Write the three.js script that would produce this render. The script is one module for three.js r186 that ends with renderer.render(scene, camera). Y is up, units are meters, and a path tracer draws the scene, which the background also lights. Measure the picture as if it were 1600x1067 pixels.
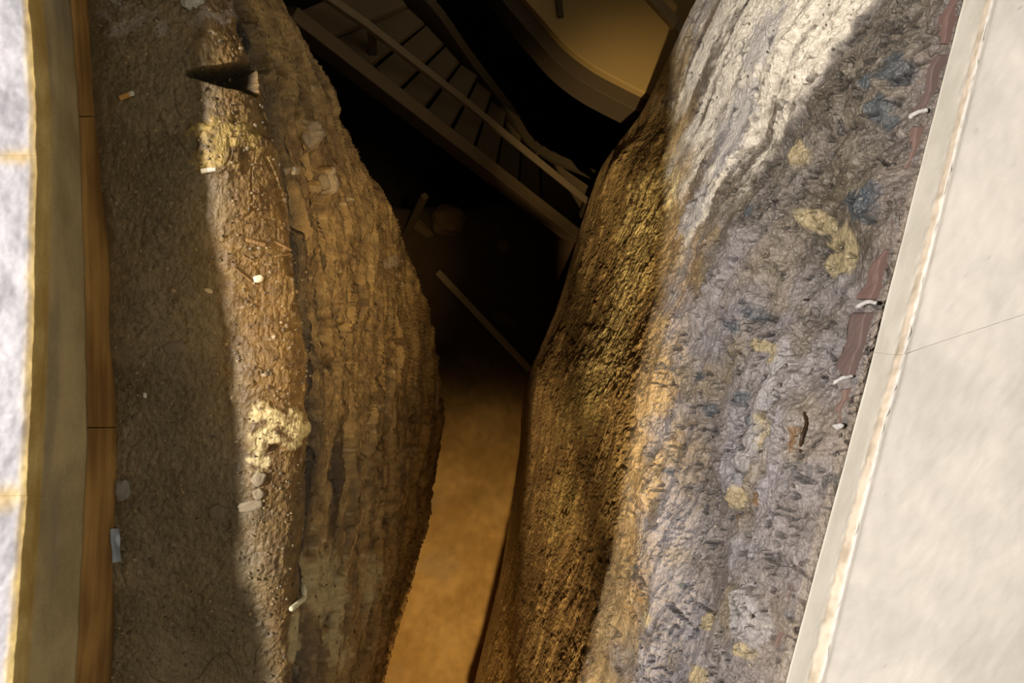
import * as THREE from 'three';
import { mergeGeometries } from 'three/addons/utils/BufferGeometryUtils.js';
import { RoundedBoxGeometry } from 'three/addons/geometries/RoundedBoxGeometry.js';
import { RectAreaLightUniformsLib } from 'three/addons/lights/RectAreaLightUniformsLib.js';

// ---------------------------------------------------------------- camera, lights, exposure
RectAreaLightUniformsLib.init();
const scene = new THREE.Scene();
scene.background = new THREE.Color(0x000000);
const F = 1257, W = 1600, H = 1067, EYE = 1.0;          // looking straight down through the slot, slab tops at y = 0
const camera = new THREE.PerspectiveCamera(2 * Math.atan(H / 2 / F) * 180 / Math.PI, W / H, 0.05, 50);
camera.position.set(0, EYE, 0);
camera.up.set(0, 0, -1);
camera.lookAt(0, -5, 0);
scene.add(camera);
const renderer = new THREE.WebGLRenderer();
renderer.toneMapping = THREE.LinearToneMapping;
renderer.toneMappingExposure = 1.0;
renderer.shadowMap.enabled = true;

function spot(color, intensity, pos, target, angle, penumbra, radius) {
  const l = new THREE.SpotLight(color, intensity, 0, angle, penumbra, 2);
  l.position.set(...pos); l.target.position.set(...target);
  l.castShadow = true; l.shadow.radius = radius; l.shadow.mapSize.set(2048, 2048);
  l.shadow.camera.near = 0.05; l.shadow.camera.far = 9; l.shadow.bias = -0.0005;
  scene.add(l); scene.add(l.target);
  return l;
}
const KEY = [-2.75, 2.5, -0.1], WARM = [-0.75, 2.2, 2.7], WARM2 = [-1.0, 2.4, 2.95], WARM3 = [0.45, 2.4, 0.25], PIT = [-0.2, -0.95, 1.7];
const KEY_T = [0.15, -0.2, -0.12], WARM_T = [0.28, -1.4, -0.22], WARM2_T = [0.15, -1.85, 0.55], WARM3_T = [-0.39, -1.05, -0.16], PIT_T = [-0.2, -3.0, 1.55];
const dirFrom = (a, b, k) => { const v = new THREE.Vector3(...b).sub(new THREE.Vector3(...a)).normalize().multiplyScalar(k); return [a[0] + v.x, a[1] + v.y, a[2] + v.z]; };
spot(new THREE.Color(1.0, 0.93, 0.88), 71, dirFrom(KEY, KEY_T, 0.12), KEY_T, 0.56, 0.6, 5);
spot(new THREE.Color(1.0, 0.74, 0.39), 88, dirFrom(WARM, WARM_T, 0.08), WARM_T, 0.105, 1.0, 3);
spot(new THREE.Color(1.0, 0.70, 0.36), 95, dirFrom(WARM2, WARM2_T, 0.08), WARM2_T, 0.115, 1.0, 3);
spot(new THREE.Color(1.0, 0.68, 0.30), 16, dirFrom(WARM3, WARM3_T, 0.08), WARM3_T, 0.125, 1.0, 3);
spot(new THREE.Color(1.0, 0.66, 0.28), 9, dirFrom(PIT, PIT_T, 0.06), PIT_T, 0.62, 1.0, 2);
const fill = new THREE.RectAreaLight(new THREE.Color(1.0, 0.90, 0.72), 6.0, 1.2, 1.2);
fill.position.set(2.0, 3.53, 0.5); fill.lookAt(2.0, -5, 0.5); scene.add(fill);

// ---------------------------------------------------------------- small tools
let seed = 1234567;
const rnd = () => { seed = (seed * 1664525 + 1013904223) >>> 0; return seed / 4294967296; };
const rr = (a, b) => a + (b - a) * rnd();
const perm = new Uint8Array(512);
{ const p = [...Array(256).keys()]; for (let i = 255; i > 0; i--) { const j = Math.floor(rnd() * (i + 1)); [p[i], p[j]] = [p[j], p[i]]; } for (let i = 0; i < 512; i++) perm[i] = p[i & 255]; }
function grad(h, x, y, z) { h &= 15; const u = h < 8 ? x : y, v = h < 4 ? y : h === 12 || h === 14 ? x : z; return ((h & 1) ? -u : u) + ((h & 2) ? -v : v); }
function noise(x, y, z = 0) {
  const xf = Math.floor(x), yf = Math.floor(y), zf = Math.floor(z), X = xf & 255, Y = yf & 255, Z = zf & 255;
  x -= xf; y -= yf; z -= zf;
  const u = x * x * x * (x * (x * 6 - 15) + 10), v = y * y * y * (y * (y * 6 - 15) + 10), w = z * z * z * (z * (z * 6 - 15) + 10);
  const A = perm[X] + Y, AA = perm[A] + Z, AB = perm[A + 1] + Z, B = perm[X + 1] + Y, BA = perm[B] + Z, BB = perm[B + 1] + Z;
  const L = (a, b, t) => a + (b - a) * t;
  return L(L(L(grad(perm[AA], x, y, z), grad(perm[BA], x - 1, y, z), u), L(grad(perm[AB], x, y - 1, z), grad(perm[BB], x - 1, y - 1, z), u), v),
    L(L(grad(perm[AA + 1], x, y, z - 1), grad(perm[BA + 1], x - 1, y, z - 1), u), L(grad(perm[AB + 1], x, y - 1, z - 1), grad(perm[BB + 1], x - 1, y - 1, z - 1), u), v), w);
}
function fbm(x, y, z, o) { let s = 0, a = 0.5, t = 0; for (let i = 0; i < o; i++) { s += a * noise(x, y, z); t += a; x = x * 2.03 + 17.1; y = y * 2.03 + 5.3; z = z * 2.03 + 9.7; a *= 0.5; } return s / t * 1.6; }
const ridge = (x, y, z) => 1 - Math.abs(noise(x, y, z)) * 2;
const sst = (a, b, x) => a > b ? 1 - sst(b, a, x) : sst0(a, b, x);
const sst0 = (a, b, x) => { const t = Math.min(1, Math.max(0, (x - a) / (b - a))); return t * t * (3 - 2 * t); };
const mix = (a, b, t) => a + (b - a) * t;
const mix3 = (a, b, t) => [mix(a[0], b[0], t), mix(a[1], b[1], t), mix(a[2], b[2], t)];
const P = (px, py, d) => new THREE.Vector3((px - 800) / F * d, EYE - d, (py - 533.5) / F * d);   // a point at drop d below the eye
function curve(pts) {                                                    // smooth curve through measured points, flat beyond both ends
  const n = pts.length, m = [];
  for (let i = 0; i < n; i++) { const a = pts[Math.max(0, i - 1)], b = pts[Math.min(n - 1, i + 1)]; m.push((b[1] - a[1]) / (b[0] - a[0])); }
  return y => {
    if (y <= pts[0][0]) return pts[0][1]; if (y >= pts[n - 1][0]) return pts[n - 1][1];
    let i = 0; while (y > pts[i + 1][0]) i++;
    const h = pts[i + 1][0] - pts[i][0], t = (y - pts[i][0]) / h, t2 = t * t, t3 = t2 * t;
    return (2 * t3 - 3 * t2 + 1) * pts[i][1] + (t3 - 2 * t2 + t) * h * m[i] + (-2 * t3 + 3 * t2) * pts[i + 1][1] + (t3 - t2) * h * m[i + 1];
  };
}
const used = {};
function numbered(n) { if (!(n in used)) { used[n] = 0; return n; } used[n]++; return n + '_' + String(used[n]).padStart(3, '0'); }
const sh = o => { o.castShadow = o.receiveShadow = true; return o; };
function mesh(name, geo, m, parent) {
  const o = sh(new THREE.Mesh(geo, m)); o.name = numbered(name);
  (parent || scene).add(o); return o;
}
function struct(name, geo, m) { const o = mesh(name, geo, m); o.userData.kind = 'structure'; return o; }
function structGroup(name) { const o = new THREE.Group(); o.name = numbered(name); o.userData.kind = 'structure'; scene.add(o); return o; }
function thing(name, label, category, pos = [0, 0, 0], group) {
  const o = new THREE.Group(); o.name = numbered(name); o.position.set(...pos); o.userData = { label, category };
  if (group) o.userData.group = group; scene.add(o); return o;
}
function tag(o, label, category, group) { o.userData.label = label; o.userData.category = category; if (group) o.userData.group = group; return o; }
function std(r, g, b, rough = 0.85, extra = {}) { const m = new THREE.MeshStandardMaterial({ roughness: rough, metalness: 0, ...extra }); m.color.setRGB(r, g, b); return m; }
const vmat = (rough, extra = {}) => new THREE.MeshStandardMaterial({ vertexColors: true, roughness: rough, metalness: 0, side: THREE.DoubleSide, ...extra });
// grid of points -> indexed mesh
function gridGeo(rows, cols, pos, col, close = false) {
  const g = new THREE.BufferGeometry();
  g.setAttribute('position', new THREE.BufferAttribute(pos, 3));
  if (col) g.setAttribute('color', new THREE.BufferAttribute(col, 3));
  const idx = new Uint32Array((rows - 1) * (cols - 1) * 6); let k = 0;
  for (let j = 0; j < rows - 1; j++) for (let i = 0; i < cols - 1; i++) {
    const a = j * cols + i, b = a + 1, c = a + cols, d = c + 1;
    idx[k++] = a; idx[k++] = c; idx[k++] = b; idx[k++] = b; idx[k++] = c; idx[k++] = d;
  }
  g.setIndex(new THREE.BufferAttribute(idx, 1)); g.computeVertexNormals();
  return g;
}
// wear for boards, slabs and stones: fine bump map from noise
function bumpTex(size, fn, rep) {
  const d = new Uint8Array(size * size * 4);
  for (let y = 0; y < size; y++) for (let x = 0; x < size; x++) { const v = Math.max(0, Math.min(255, 128 + 127 * fn(x / size, y / size))); const k = (y * size + x) * 4; d[k] = d[k + 1] = d[k + 2] = v; d[k + 3] = 255; }
  const t = new THREE.DataTexture(d, size, size); t.magFilter = THREE.LinearFilter; t.minFilter = THREE.LinearMipmapLinearFilter; t.generateMipmaps = true; t.wrapS = t.wrapT = THREE.RepeatWrapping; t.repeat.set(rep, rep); t.needsUpdate = true; return t;
}
const grain = bumpTex(512, (x, y) => fbm(x * 26, y * 26, 1, 4), 1);

// ---------------------------------------------------------------- measured edges
const slabL = curve([[-60, 30], [0, 36], [100, 44], [200, 49], [400, 46], [600, 41], [800, 31], [950, 20], [1067, 12], [1130, 8]]);
const faceL = curve([[-60, 106], [0, 112], [187, 125], [400, 133], [600, 137], [750, 135], [900, 128], [1067, 119], [1130, 115]]);
const boardL = curve([[-60, 142], [0, 147], [187, 160], [400, 172], [550, 178], [700, 180], [850, 175], [1000, 168], [1067, 164], [1130, 161]]);
const groove = curve([[-60, 355], [22, 376], [124, 412], [225, 431], [337, 454], [425, 466], [520, 479], [612, 484], [750, 487], [803, 486], [865, 480], [1010, 475], [1067, 466], [1130, 458]]);
const silL = curve([[-60, 405], [0, 432], [60, 466], [130, 503], [250, 560], [340, 610], [420, 645], [500, 670], [600, 686], [680, 688], [780, 672], [880, 650], [970, 625], [1067, 601], [1130, 585]]);
const silLd = curve([[-60, 1.72], [0, 1.75], [130, 1.85], [250, 2.05], [340, 2.3], [420, 2.65], [500, 3.0], [600, 3.35], [680, 3.45], [780, 3.4], [880, 3.3], [970, 3.2], [1067, 3.05], [1130, 3.0]]);
const slabR = curve([[-60, 1577], [0, 1561], [400, 1453], [750, 1356], [1067, 1279], [1130, 1263]]);
const ridgeR = curve([[-60, 1570], [0, 1554], [400, 1444], [750, 1344], [1067, 1262], [1130, 1246]]);
const faceR = curve([[-60, 1536], [0, 1519], [400, 1407], [750, 1311], [1067, 1227], [1130, 1210]]);
const silR = curve([[-60, 1120], [0, 1087], [90, 1044], [140, 1021], [185, 996], [225, 965], [260, 940], [310, 921], [380, 900], [474, 872], [545, 843], [578, 829], [625, 817], [700, 812], [750, 805], [810, 796], [850, 790], [910, 779], [980, 762], [1050, 745], [1067, 741], [1130, 722]]);
const silRd = curve([[-60, 2.15], [0, 2.2], [140, 2.45], [260, 2.9], [380, 3.2], [578, 3.4], [850, 3.5], [1067, 3.55], [1130, 3.55]]);
function rowList(n) {
  const r = []; for (const y of [-2700, -2100, -1600, -1200, -900, -650, -450, -300, -190, -110]) r.push(y);
  for (let i = 0; i < n; i++) r.push(-60 + 1190 * i / (n - 1));
  for (const y of [1180, 1260, 1380, 1550, 1800, 2100, 2500, 3000, 3600]) r.push(y);
  return r;
}
const clampRow = y => Math.max(-60, Math.min(1130, y));

// a rough face: columns of (px, drop) knots per row, then displaced along its normal and coloured
function roughFace(sign, nv, counts, knots, dispFn, colFn) {
  const rows = rowList(nv), R = rows.length, C = counts.reduce((a, b) => a + b, 0) + 1;
  const base = new Float32Array(R * C * 3), uv = new Float32Array(R * C * 2);
  for (let j = 0; j < R; j++) {
    const kn = knots(clampRow(rows[j])); let i = 0;
    for (let s = 0; s < counts.length; s++) for (let k = 0; k < counts[s] + (s === counts.length - 1 ? 1 : 0); k++, i++) {
      const t = k / counts[s], p0 = kn[Math.max(0, s - 1)], p1 = kn[s], p2 = kn[s + 1], p3 = kn[Math.min(kn.length - 1, s + 2)];
      const px = mix(p1[0], p2[0], t);
      let q1 = 1 / p1[1], q2 = 1 / p2[1];
      const sl = (a, b) => Math.abs(b[0] - a[0]) < 3 ? 0 : (1 / b[1] - 1 / a[1]) / (b[0] - a[0]);
      const h = p2[0] - p1[0]; let inv;
      if (p1[2] === 'h' || h <= 0) inv = mix(q1, q2, t);
      else { const m1 = s > 0 && p1[0] > p0[0] + 3 && p0[2] !== 'h' ? (sl(p0, p1) + sl(p1, p2)) / 2 : sl(p1, p2), m2 = p3[0] > p2[0] + 3 && p2[2] !== 'h' ? (sl(p1, p2) + sl(p2, p3)) / 2 : sl(p1, p2); const t2 = t * t, t3 = t2 * t; inv = (2 * t3 - 3 * t2 + 1) * q1 + (t3 - 2 * t2 + t) * h * m1 + (-2 * t3 + 3 * t2) * q2 + (t3 - t2) * h * m2; }
      const v = P(px, rows[j], 1 / inv), o = (j * C + i) * 3;
      base[o] = v.x; base[o + 1] = v.y; base[o + 2] = v.z; uv[(j * C + i) * 2] = px; uv[(j * C + i) * 2 + 1] = rows[j];
    }
  }
  const g0 = gridGeo(R, C, base), nor = g0.attributes.normal.array;
  const pos = new Float32Array(base.length), col = new Float32Array(base.length);
  for (let v = 0; v < R * C; v++) {
    const o = v * 3, q = { x: base[o], y: base[o + 1], z: base[o + 2], px: uv[v * 2], py: uv[v * 2 + 1], d: EYE - base[o + 1] };
    const h = dispFn(q); q.h = h;
    for (let k = 0; k < 3; k++) pos[o + k] = base[o + k] + nor[o + k] * h;
    const c = colFn(q); col[o] = c[0]; col[o + 1] = c[1]; col[o + 2] = c[2];
  }
  const geo = gridGeo(R, C, pos, col), uvs = new Float32Array(R * C * 2);
  for (let v = 0; v < R * C; v++) { uvs[v * 2] = (sign * pos[v * 3] - pos[v * 3 + 1]) / 0.25; uvs[v * 2 + 1] = pos[v * 3 + 2] / 0.25; }
  geo.setAttribute('uv', new THREE.BufferAttribute(uvs, 2));
  // look-up of a surface point (and its normal) near a place on the face
  const at = (px, py) => {
    let j = 0; while (j < R - 1 && rows[j] < py) j++;
    let best = 0, bd = 1e9;
    for (let jj = Math.max(0, j - 14); jj < Math.min(R, j + 14); jj++) for (let i = 0; i < C - 40; i++) {
      const o = (jj * C + i) * 3, d = EYE - pos[o + 1], x = 800 + pos[o] / d * F, y = 533.5 + pos[o + 2] / d * F, e = (x - px) ** 2 + (y - py) ** 2;
      if (e < bd - 0.01) { bd = e; best = o; }
    }
    const na = geo.attributes.normal.array, n0 = nor;
    return { p: new THREE.Vector3(pos[best], pos[best + 1], pos[best + 2]), n: new THREE.Vector3(n0[best], n0[best + 1], n0[best + 2]).normalize() };
  };
  return { geo, at };
}
const blob = (q, x, y, rx, ry, ang = 0, warp = 0.35) => {                // soft irregular patch, 1 inside
  const c = Math.cos(ang), s = Math.sin(ang), dx = q.px - x, dy = q.py - y, a = (dx * c + dy * s) / rx, b = (-dx * s + dy * c) / ry;
  const r = Math.sqrt(a * a + b * b);
  if (r > 2) return 0;
  return 1 - sst(0.75, 1.1, r + warp * 1.6 * fbm(q.x * 28 + x, q.y * 28, q.z * 28, 3));
};

// ---------------------------------------------------------------- left earth bank
const left = roughFace(1, 700, [4, 90, 60, 45, 14, 20, 60, 80, 10, 10, 10], y => {
  const b = boardL(y), g = groove(y), s = silL(y), sd = silLd(y), Xs = (s - 800) / F * sd;
  const tl = Math.max(-0.025, (Math.max(0, Math.min(1067, y)) - 500) / 1000 * 0.1), gd = 1.28 + tl;
  const bx = (X, d) => 800 + X / d * F;
  return [[b - 22, 1.20 + tl * 0.4], [b + 4, 1.192 + tl * 0.5], [mix(b, g, 0.42), 1.198 + tl], [mix(b, g, 0.74), 1.215 + tl], [g - 16, 1.25 + tl], [g + 2, gd],
    [g + (s - g) * 0.16, mix(gd, sd, 0.10)], [g + (s - g) * 0.55, mix(gd, sd, 0.36)], [s - 0.5, sd, 'h'], [s - 14, sd + 0.12, 'h'], [s - 55, sd + 0.5, 'h'], [s - 190, 6.2, 'h']];
}, q => {
  const g = groove(clampRow(q.py)), s = silL(clampRow(q.py)), on = sst(g - 40, g + 20, q.px);     // 0 on the ledge, 1 on the face
  const X = q.x, Y = q.y, Z = q.z;
  let h = 0.016 * fbm(X * 5, Y * 5, Z * 4, 3) * (1 - 0.4 * on);
  h += (1 - on) * (0.0016 * fbm(X * 30, Y * 30, Z * 30, 3) + 0.0011 * fbm(X * 130, Y * 130, Z * 120, 2)) + on * 0.003 * fbm(X * 110, Y * 70, Z * 120, 2);
  const crumb = sst(0.32, 0.62, noise(X * 85 + 3, Y * 85, Z * 85)); h += (1 - on) * 0.0028 * crumb * sst(-0.1, 0.4, fbm(X * 8, 3, Z * 8, 2)); h -= (1 - on) * 0.003 * sst(0.9, 0.98, ridge(X * 22, Y * 22 + 3, Z * 14)) * sst(0.1, 0.4, noise(X * 9, 7, Z * 9));
  // strata along the face
  const Yw = Y + 0.06 * fbm(X * 3, Y * 2, Z * 2.2, 2);
  h += on * (0.02 * fbm(Yw * 16, Z * 1.7, 3, 3) + 0.010 * fbm(Yw * 48, Z * 4, 8, 3) + 0.004 * fbm(Yw * 90, Z * 18, 1, 2));
  q.pit = on * Math.max(sst(0.36, 0.58, noise(Yw * 20 + 5, Z * 9, 2.5)), 0.8 * sst(0.34, 0.55, noise(Yw * 36, Z * 19, 7.5)), 0.8 * sst(0.90, 0.98, ridge(Yw * 15 + 2, Z * 4, 9)) * sst(-0.15, 0.25, noise(Yw * 6, Z * 6, 4)));
  h -= 0.024 * q.pit * (q.px < s - 12 ? 1 : 0.3); h += on * 0.009 * sst(0.05, 0.25, fbm(Yw * 18, Z * 4.5, 14, 3));
  // long groove and its twin
  const gw = q.px - g - 5 * fbm(1, q.z * 6, 3, 2);
  h -= 0.024 * Math.exp(-(((gw) / 7) ** 2)) * (0.75 + 0.5 * fbm(2, q.z * 9, 1, 2)) + 0.010 * Math.exp(-(((gw - 38) / 6) ** 2)) * sst(-0.1, 0.3, noise(3, q.z * 5, 4) + 0.2);
  // raised sill beside the shaded part, hollow with a point at its left end
  h += 0.006 * sst(-18, 12, q.px - (302 + (q.py > 0 ? q.py * 0.12 : 0)) + 30 * fbm(X * 14, 2, Z * 14, 3)) * (1 - on);
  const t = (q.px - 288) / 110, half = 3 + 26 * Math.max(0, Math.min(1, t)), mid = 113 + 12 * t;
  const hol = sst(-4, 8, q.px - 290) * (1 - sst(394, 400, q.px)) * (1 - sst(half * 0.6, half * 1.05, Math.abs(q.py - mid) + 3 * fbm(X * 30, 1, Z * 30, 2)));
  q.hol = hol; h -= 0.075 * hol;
  h += 0.010 * blob(q, 475, 215, 18, 22) + 0.014 * blob(q, 500, 285, 15, 24) - 0.02 * blob(q, 482, 290, 7, 30) + 0.008 * blob(q, 430, 665, 42, 38) + 0.006 * blob(q, 350, 225, 55, 45);
  return h;
}, q => {
  const g = groove(clampRow(q.py)), s = silL(clampRow(q.py)), on = sst(g - 20, g + 20, q.px);
  const X = q.x, Y = q.y, Z = q.z, n1 = fbm(X * 9, Y * 9, Z * 9, 4), n2 = fbm(X * 55, Y * 55, Z * 55, 3), n3 = noise(X * 260, Y * 260, Z * 260);
  let c = mix3([0.16, 0.122, 0.064], [0.225, 0.172, 0.092], sst(-0.5, 0.6, n1));                 // grey brown earth, the ledge's shaded tone put into the colour
  const ochre = sst(-30, 45, q.px - (300 + q.py * 0.115) + 34 * fbm(X * 13, 4, Z * 13, 3)) * (1 - on);  // golden lit strip put into the colour along the slab's shadow edge
  c = mix3(c, mix3([0.155, 0.08, 0.0155], [0.215, 0.122, 0.028], sst(-0.5, 0.6, n2)), ochre * 0.85);
  const Yw = Y + 0.06 * fbm(X * 3, Y * 2, Z * 2.2, 2), st = fbm(Yw * 22, Z * 2.4, 5, 4);
  c = mix3(c, mix3([0.17, 0.105, 0.04], [0.40, 0.265, 0.10], sst(-0.5, 0.5, st + 0.4 * n2)), on);
  c = mix3(c, [0.03, 0.022, 0.014], 0.75 * (q.pit || 0));
  c = mix3(c, [0.6, 0.48, 0.28], 0.6 * on * sst(0.5, 0.66, noise(X * 60 + 2, Y * 34, Z * 60)));
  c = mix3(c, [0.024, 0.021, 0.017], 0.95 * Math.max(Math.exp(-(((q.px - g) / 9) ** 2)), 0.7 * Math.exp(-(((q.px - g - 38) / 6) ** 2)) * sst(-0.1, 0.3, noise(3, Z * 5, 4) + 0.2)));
  c = mix3(c, [0.05, 0.04, 0.024], 0.93 * sst(0, 0.25, q.hol || 0));  // shade of the hollow put into the colour
  c = mix3(c, [0.46, 0.32, 0.09], 0.75 * Math.max(blob(q, 350, 215, 52, 45), blob(q, 320, 250, 22, 20)) * sst(-0.25, 0.4, n2 + 0.25));
  c = mix3(c, [0.6, 0.49, 0.24], 0.9 * Math.max(blob(q, 430, 662, 40, 34), blob(q, 405, 715, 20, 20), blob(q, 400, 650, 16, 30)) * sst(-0.3, 0.3, n2 + 0.2));
  c = mix3(c, [0.5, 0.4, 0.2], 0.8 * Math.max(blob(q, 508, 920, 28, 60), blob(q, 575, 905, 22, 35), blob(q, 520, 1010, 22, 40), blob(q, 465, 1000, 16, 50)));
  c = mix3(c, [0.3, 0.27, 0.23], 0.7 * Math.max(blob(q, 200, 30, 60, 40), blob(q, 330, 15, 50, 30)) * sst(-0.2, 0.4, n2));
  c = mix3(c, [0.45, 0.36, 0.24], 0.7 * Math.max(blob(q, 475, 212, 14, 20), blob(q, 503, 282, 12, 20), blob(q, 612, 410, 10, 9), blob(q, 455, 268, 9, 9)));
  c = mix3(c, [0.5, 0.4, 0.26], 0.7 * sst(0.52, 0.7, noise(X * 95 + 7, Y * 95, Z * 95)) * (0.35 + 0.65 * ochre));
  const k = 1 + 0.22 * n2 + 0.25 * n3 + 6 * Math.max(-0.03, Math.min(0.02, q.h)) * on;
  return [c[0] * k, c[1] * k, c[2] * k];
});
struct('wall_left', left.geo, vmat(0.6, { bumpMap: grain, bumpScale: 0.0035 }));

// ---------------------------------------------------------------- right rendered wall
const right = roughFace(-1, 740, [12, 12, 10, 190, 250, 150, 6], y => {
  const f = faceR(y), s = silR(y), sd = silRd(y), fd = 1.13, Xs = (s - 800) / F * sd, bx = (X, d) => 800 + X / d * F;
  const line = t => 1 / mix(1 / sd, 1 / fd, t);
  return [[s + 190, 6.2, 'h'], [s + 80, sd + 0.5, 'h'], [s + 34, sd + 0.12, 'h'], [s, sd],
    [mix(s, f, 0.30), line(0.33)], [mix(s, f, 0.68), line(0.70)], [f - 3, fd], [f + 22, fd + 0.02]];
}, q => {
  const s = silR(clampRow(q.py)), f = faceR(clampRow(q.py)), u = (q.px - s) / (f - s);
  const X = q.x, Y = q.y, Z = q.z, top = 1 - sst(250, 520, q.py + 250 * (u - 0.5));
  const tilt = Y + 0.95 * Z * top + 0.28 * Z * (1 - top), wv = 0.05 * fbm(X * 4, Y * 4, Z * 4, 2);
  const low = sst(0.2, 0.5, u), lo2 = 0.3 + 0.7 * low;
  let h = 0.035 * lo2 * fbm(X * 3, Y * 3, Z * 3, 2);
  h += 0.015 * lo2 * fbm((tilt + wv) * 11, Z * 2.6, 3, 3);
  const calm = sst(0.0, 0.35, fbm(X * 9 + 2, Y * 7, Z * 10, 3));            // trowelled smooth places
  const rough = 1 - 0.75 * calm;
  h += 0.0065 * lo2 * fbm((tilt + wv) * 26, Z * 11, 2, 3) + (1 - low) * 0.005 * fbm((tilt + wv) * 34, Z * 3, 6, 3);
  const lump = fbm(X * 40, Y * 26, Z * 55, 3); h += 0.0035 * lump * rough;
  h += 0.0032 * fbm(X * 90, Y * 70, Z * 150, 2) * rough;
  q.crack = Math.max(sst(0.86, 0.97, ridge(Y * 17, Z * 21 + 3, X * 12)) * sst(0.12, 0.32, noise(Y * 12 + 5, Z * 16, 3)), sst(0.84, 0.97, ridge(Y * 40, Z * 52 + 3, X * 12)) * sst(0.08, 0.3, noise(Y * 21 + 5, Z * 30, 6)) * rough);
  h -= 0.010 * q.crack * lo2;
  q.pit = Math.max(sst(0.40, 0.58, noise(Y * 30 + 9, Z * 48, X * 20)), 0.8 * sst(0.38, 0.56, noise(Y * 62, Z * 95 + 4, X * 40)) * rough); q.pit *= 0.35 + 0.65 * low; h -= 0.012 * q.pit;
  h += 0.008 * sst(0.1, 0.3, fbm(Y * 9 + 4, Z * 10, 5, 3));                          // slabs of trowelled render with an edge
  // ledge lines running along the foot and one across the middle
  const e = q.px - s; if (u > 0) h += 0.02 * Math.exp(-(((e - 22) / 8) ** 2)) * sst(180, 260, q.py) * (1 - sst(640, 760, q.py)) * 1.0;
  const ln = q.px - (1067 - (q.py - 600) * 0.37); h += 0.014 * sst(-6, 1, ln) * (1 - sst(2, 40, ln)) * sst(600, 630, q.py) * (1 - sst(770, 800, q.py));
  h += 0.014 * blob(q, 1183, 965, 26, 54, -0.25, 0.1) + 0.01 * blob(q, 1210, 600, 24, 80, 0.25);
  const fade = Math.min(1, sst(-2, 30, e) + 0.15) * (1 - 0.62 * sst(0.86, 0.97, u));
  return u < 0 ? h * 0.15 : h * fade * (0.5 + 0.5 * low);
}, q => {
  const s = silR(clampRow(q.py)), f = faceR(clampRow(q.py)), u = (q.px - s) / (f - s), X = q.x, Y = q.y, Z = q.z;
  const n1 = fbm(X * 7, Y * 6, Z * 8, 4), n2 = fbm(X * 34, Y * 22, Z * 44, 4), n3 = noise(X * 240, Y * 160, Z * 260), n4 = fbm(Y * 5 + 3, Z * 6, X * 5, 3);
  let c = mix3([0.155, 0.133, 0.115], [0.27, 0.243, 0.236], sst(-0.5, 0.5, n1 + 0.35 * n2));        // grey render
  c = mix3(c, [0.25, 0.2, 0.125], 0.6 * sst(0.0, 0.45, n4));                                      // clay smears
  c = mix3(c, [0.30, 0.283, 0.30], 0.45 * sst(0.05, 0.5, fbm(X * 8 + 9, Y * 6, Z * 7, 3)));       // lilac grey
  // grimy brown area in the upper part
  const diag = q.px - (1345 - (q.py - 40) * 0.76);                                                // + right of the diagonal edge
  const grime = sst(-18, 30, diag + 40 * n1) * (1 - sst(300, 560, q.py - 0.55 * (q.px - 1250) + 120 * n1));
  c = mix3(c, mix3([0.074, 0.061, 0.042], [0.15, 0.125, 0.088], sst(-0.4, 0.5, n2 + n1 * 0.5)), 0.85 * grime);
  // pale plaster left standing beside it
  const pal = (1 - sst(-8, 12, diag + 22 * n1)) * (1 - sst(190, 330, -diag)) * (1 - sst(330, 470, q.py));
  const st = fbm((Y + 0.95 * Z) * 13, Z * 2.2, 7, 4);
  c = mix3(c, mix3([0.16, 0.13, 0.095], [0.74, 0.67, 0.54], sst(-0.4, 0.1, st + 0.25 * n2)), pal);
  // ochre tone on the lower half
  const och = (1 - sst(-40, 40, q.px - (1075 - Math.max(0, q.py - 380) * 0.14 - Math.max(0, 300 - q.py) * 0.05) + 60 * n1));
  const so = fbm((Y + 0.28 * Z) * 14, Z * 3, 4, 4);
  c = mix3(c, mix3([0.215, 0.14, 0.062], [0.44, 0.305, 0.135], sst(-0.5, 0.5, so + 0.3 * n2)), och);
  c = mix3(c, [0.72, 0.58, 0.28], 0.85 * och * Math.max(blob(q, 1010, 330, 36, 90, 0.35), blob(q, 985, 440, 30, 70, 0.3), blob(q, 945, 560, 34, 70, 0.3)) * sst(-0.4, 0.2, n2 + 0.15));
  c = mix3(c, [0.5, 0.39, 0.16], 0.6 * och * Math.max(blob(q, 905, 640, 30, 60, 0.3), blob(q, 880, 790, 30, 60, 0.3)));
  // slate blue, ochre and white marks in the render
  const blue = [[1400, 108, 30, 22], [1372, 132, 16, 14], [1390, 180, 14, 26], [1358, 322, 32, 24], [1375, 306, 12, 20], [1262, 338, 12, 14], [1178, 492, 16, 12], [1150, 512, 16, 8], [1158, 621, 11, 9], [1090, 590, 9, 12], [1036, 572, 12, 6], [1100, 640, 8, 9], [1318, 555, 12, 6], [1333, 595, 14, 6], [1265, 738, 12, 16], [1230, 890, 8, 20], [1238, 962, 12, 6], [1203, 990, 6, 14], [1088, 985, 8, 14], [1066, 915, 12, 5], [990, 895, 8, 14], [1152, 745, 14, 8], [1046, 738, 9, 7], [1260, 830, 7, 8], [1340, 450, 8, 10], [1180, 330, 9, 10], [1170, 655, 6, 14]];
  for (const b of blue) c = mix3(c, [0.06, 0.074, 0.084], 0.8 * blob(q, ...b, 0.2, 0.5) * sst(-0.8, 0.0, n2));
  const och2 = [[1305, 385, 30, 36], [1290, 410, 22, 20], [1275, 345, 26, 18], [1195, 668, 14, 32], [1146, 778, 18, 20], [1108, 970, 20, 18], [1014, 968, 12, 16], [1090, 1055, 24, 16], [1210, 555, 16, 16], [1190, 540, 20, 10], [1250, 240, 24, 20], [1180, 1020, 20, 14]];
  for (const b of och2) c = mix3(c, [0.42, 0.34, 0.19], 0.85 * blob(q, ...b, 0.25, 0.2));
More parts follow.
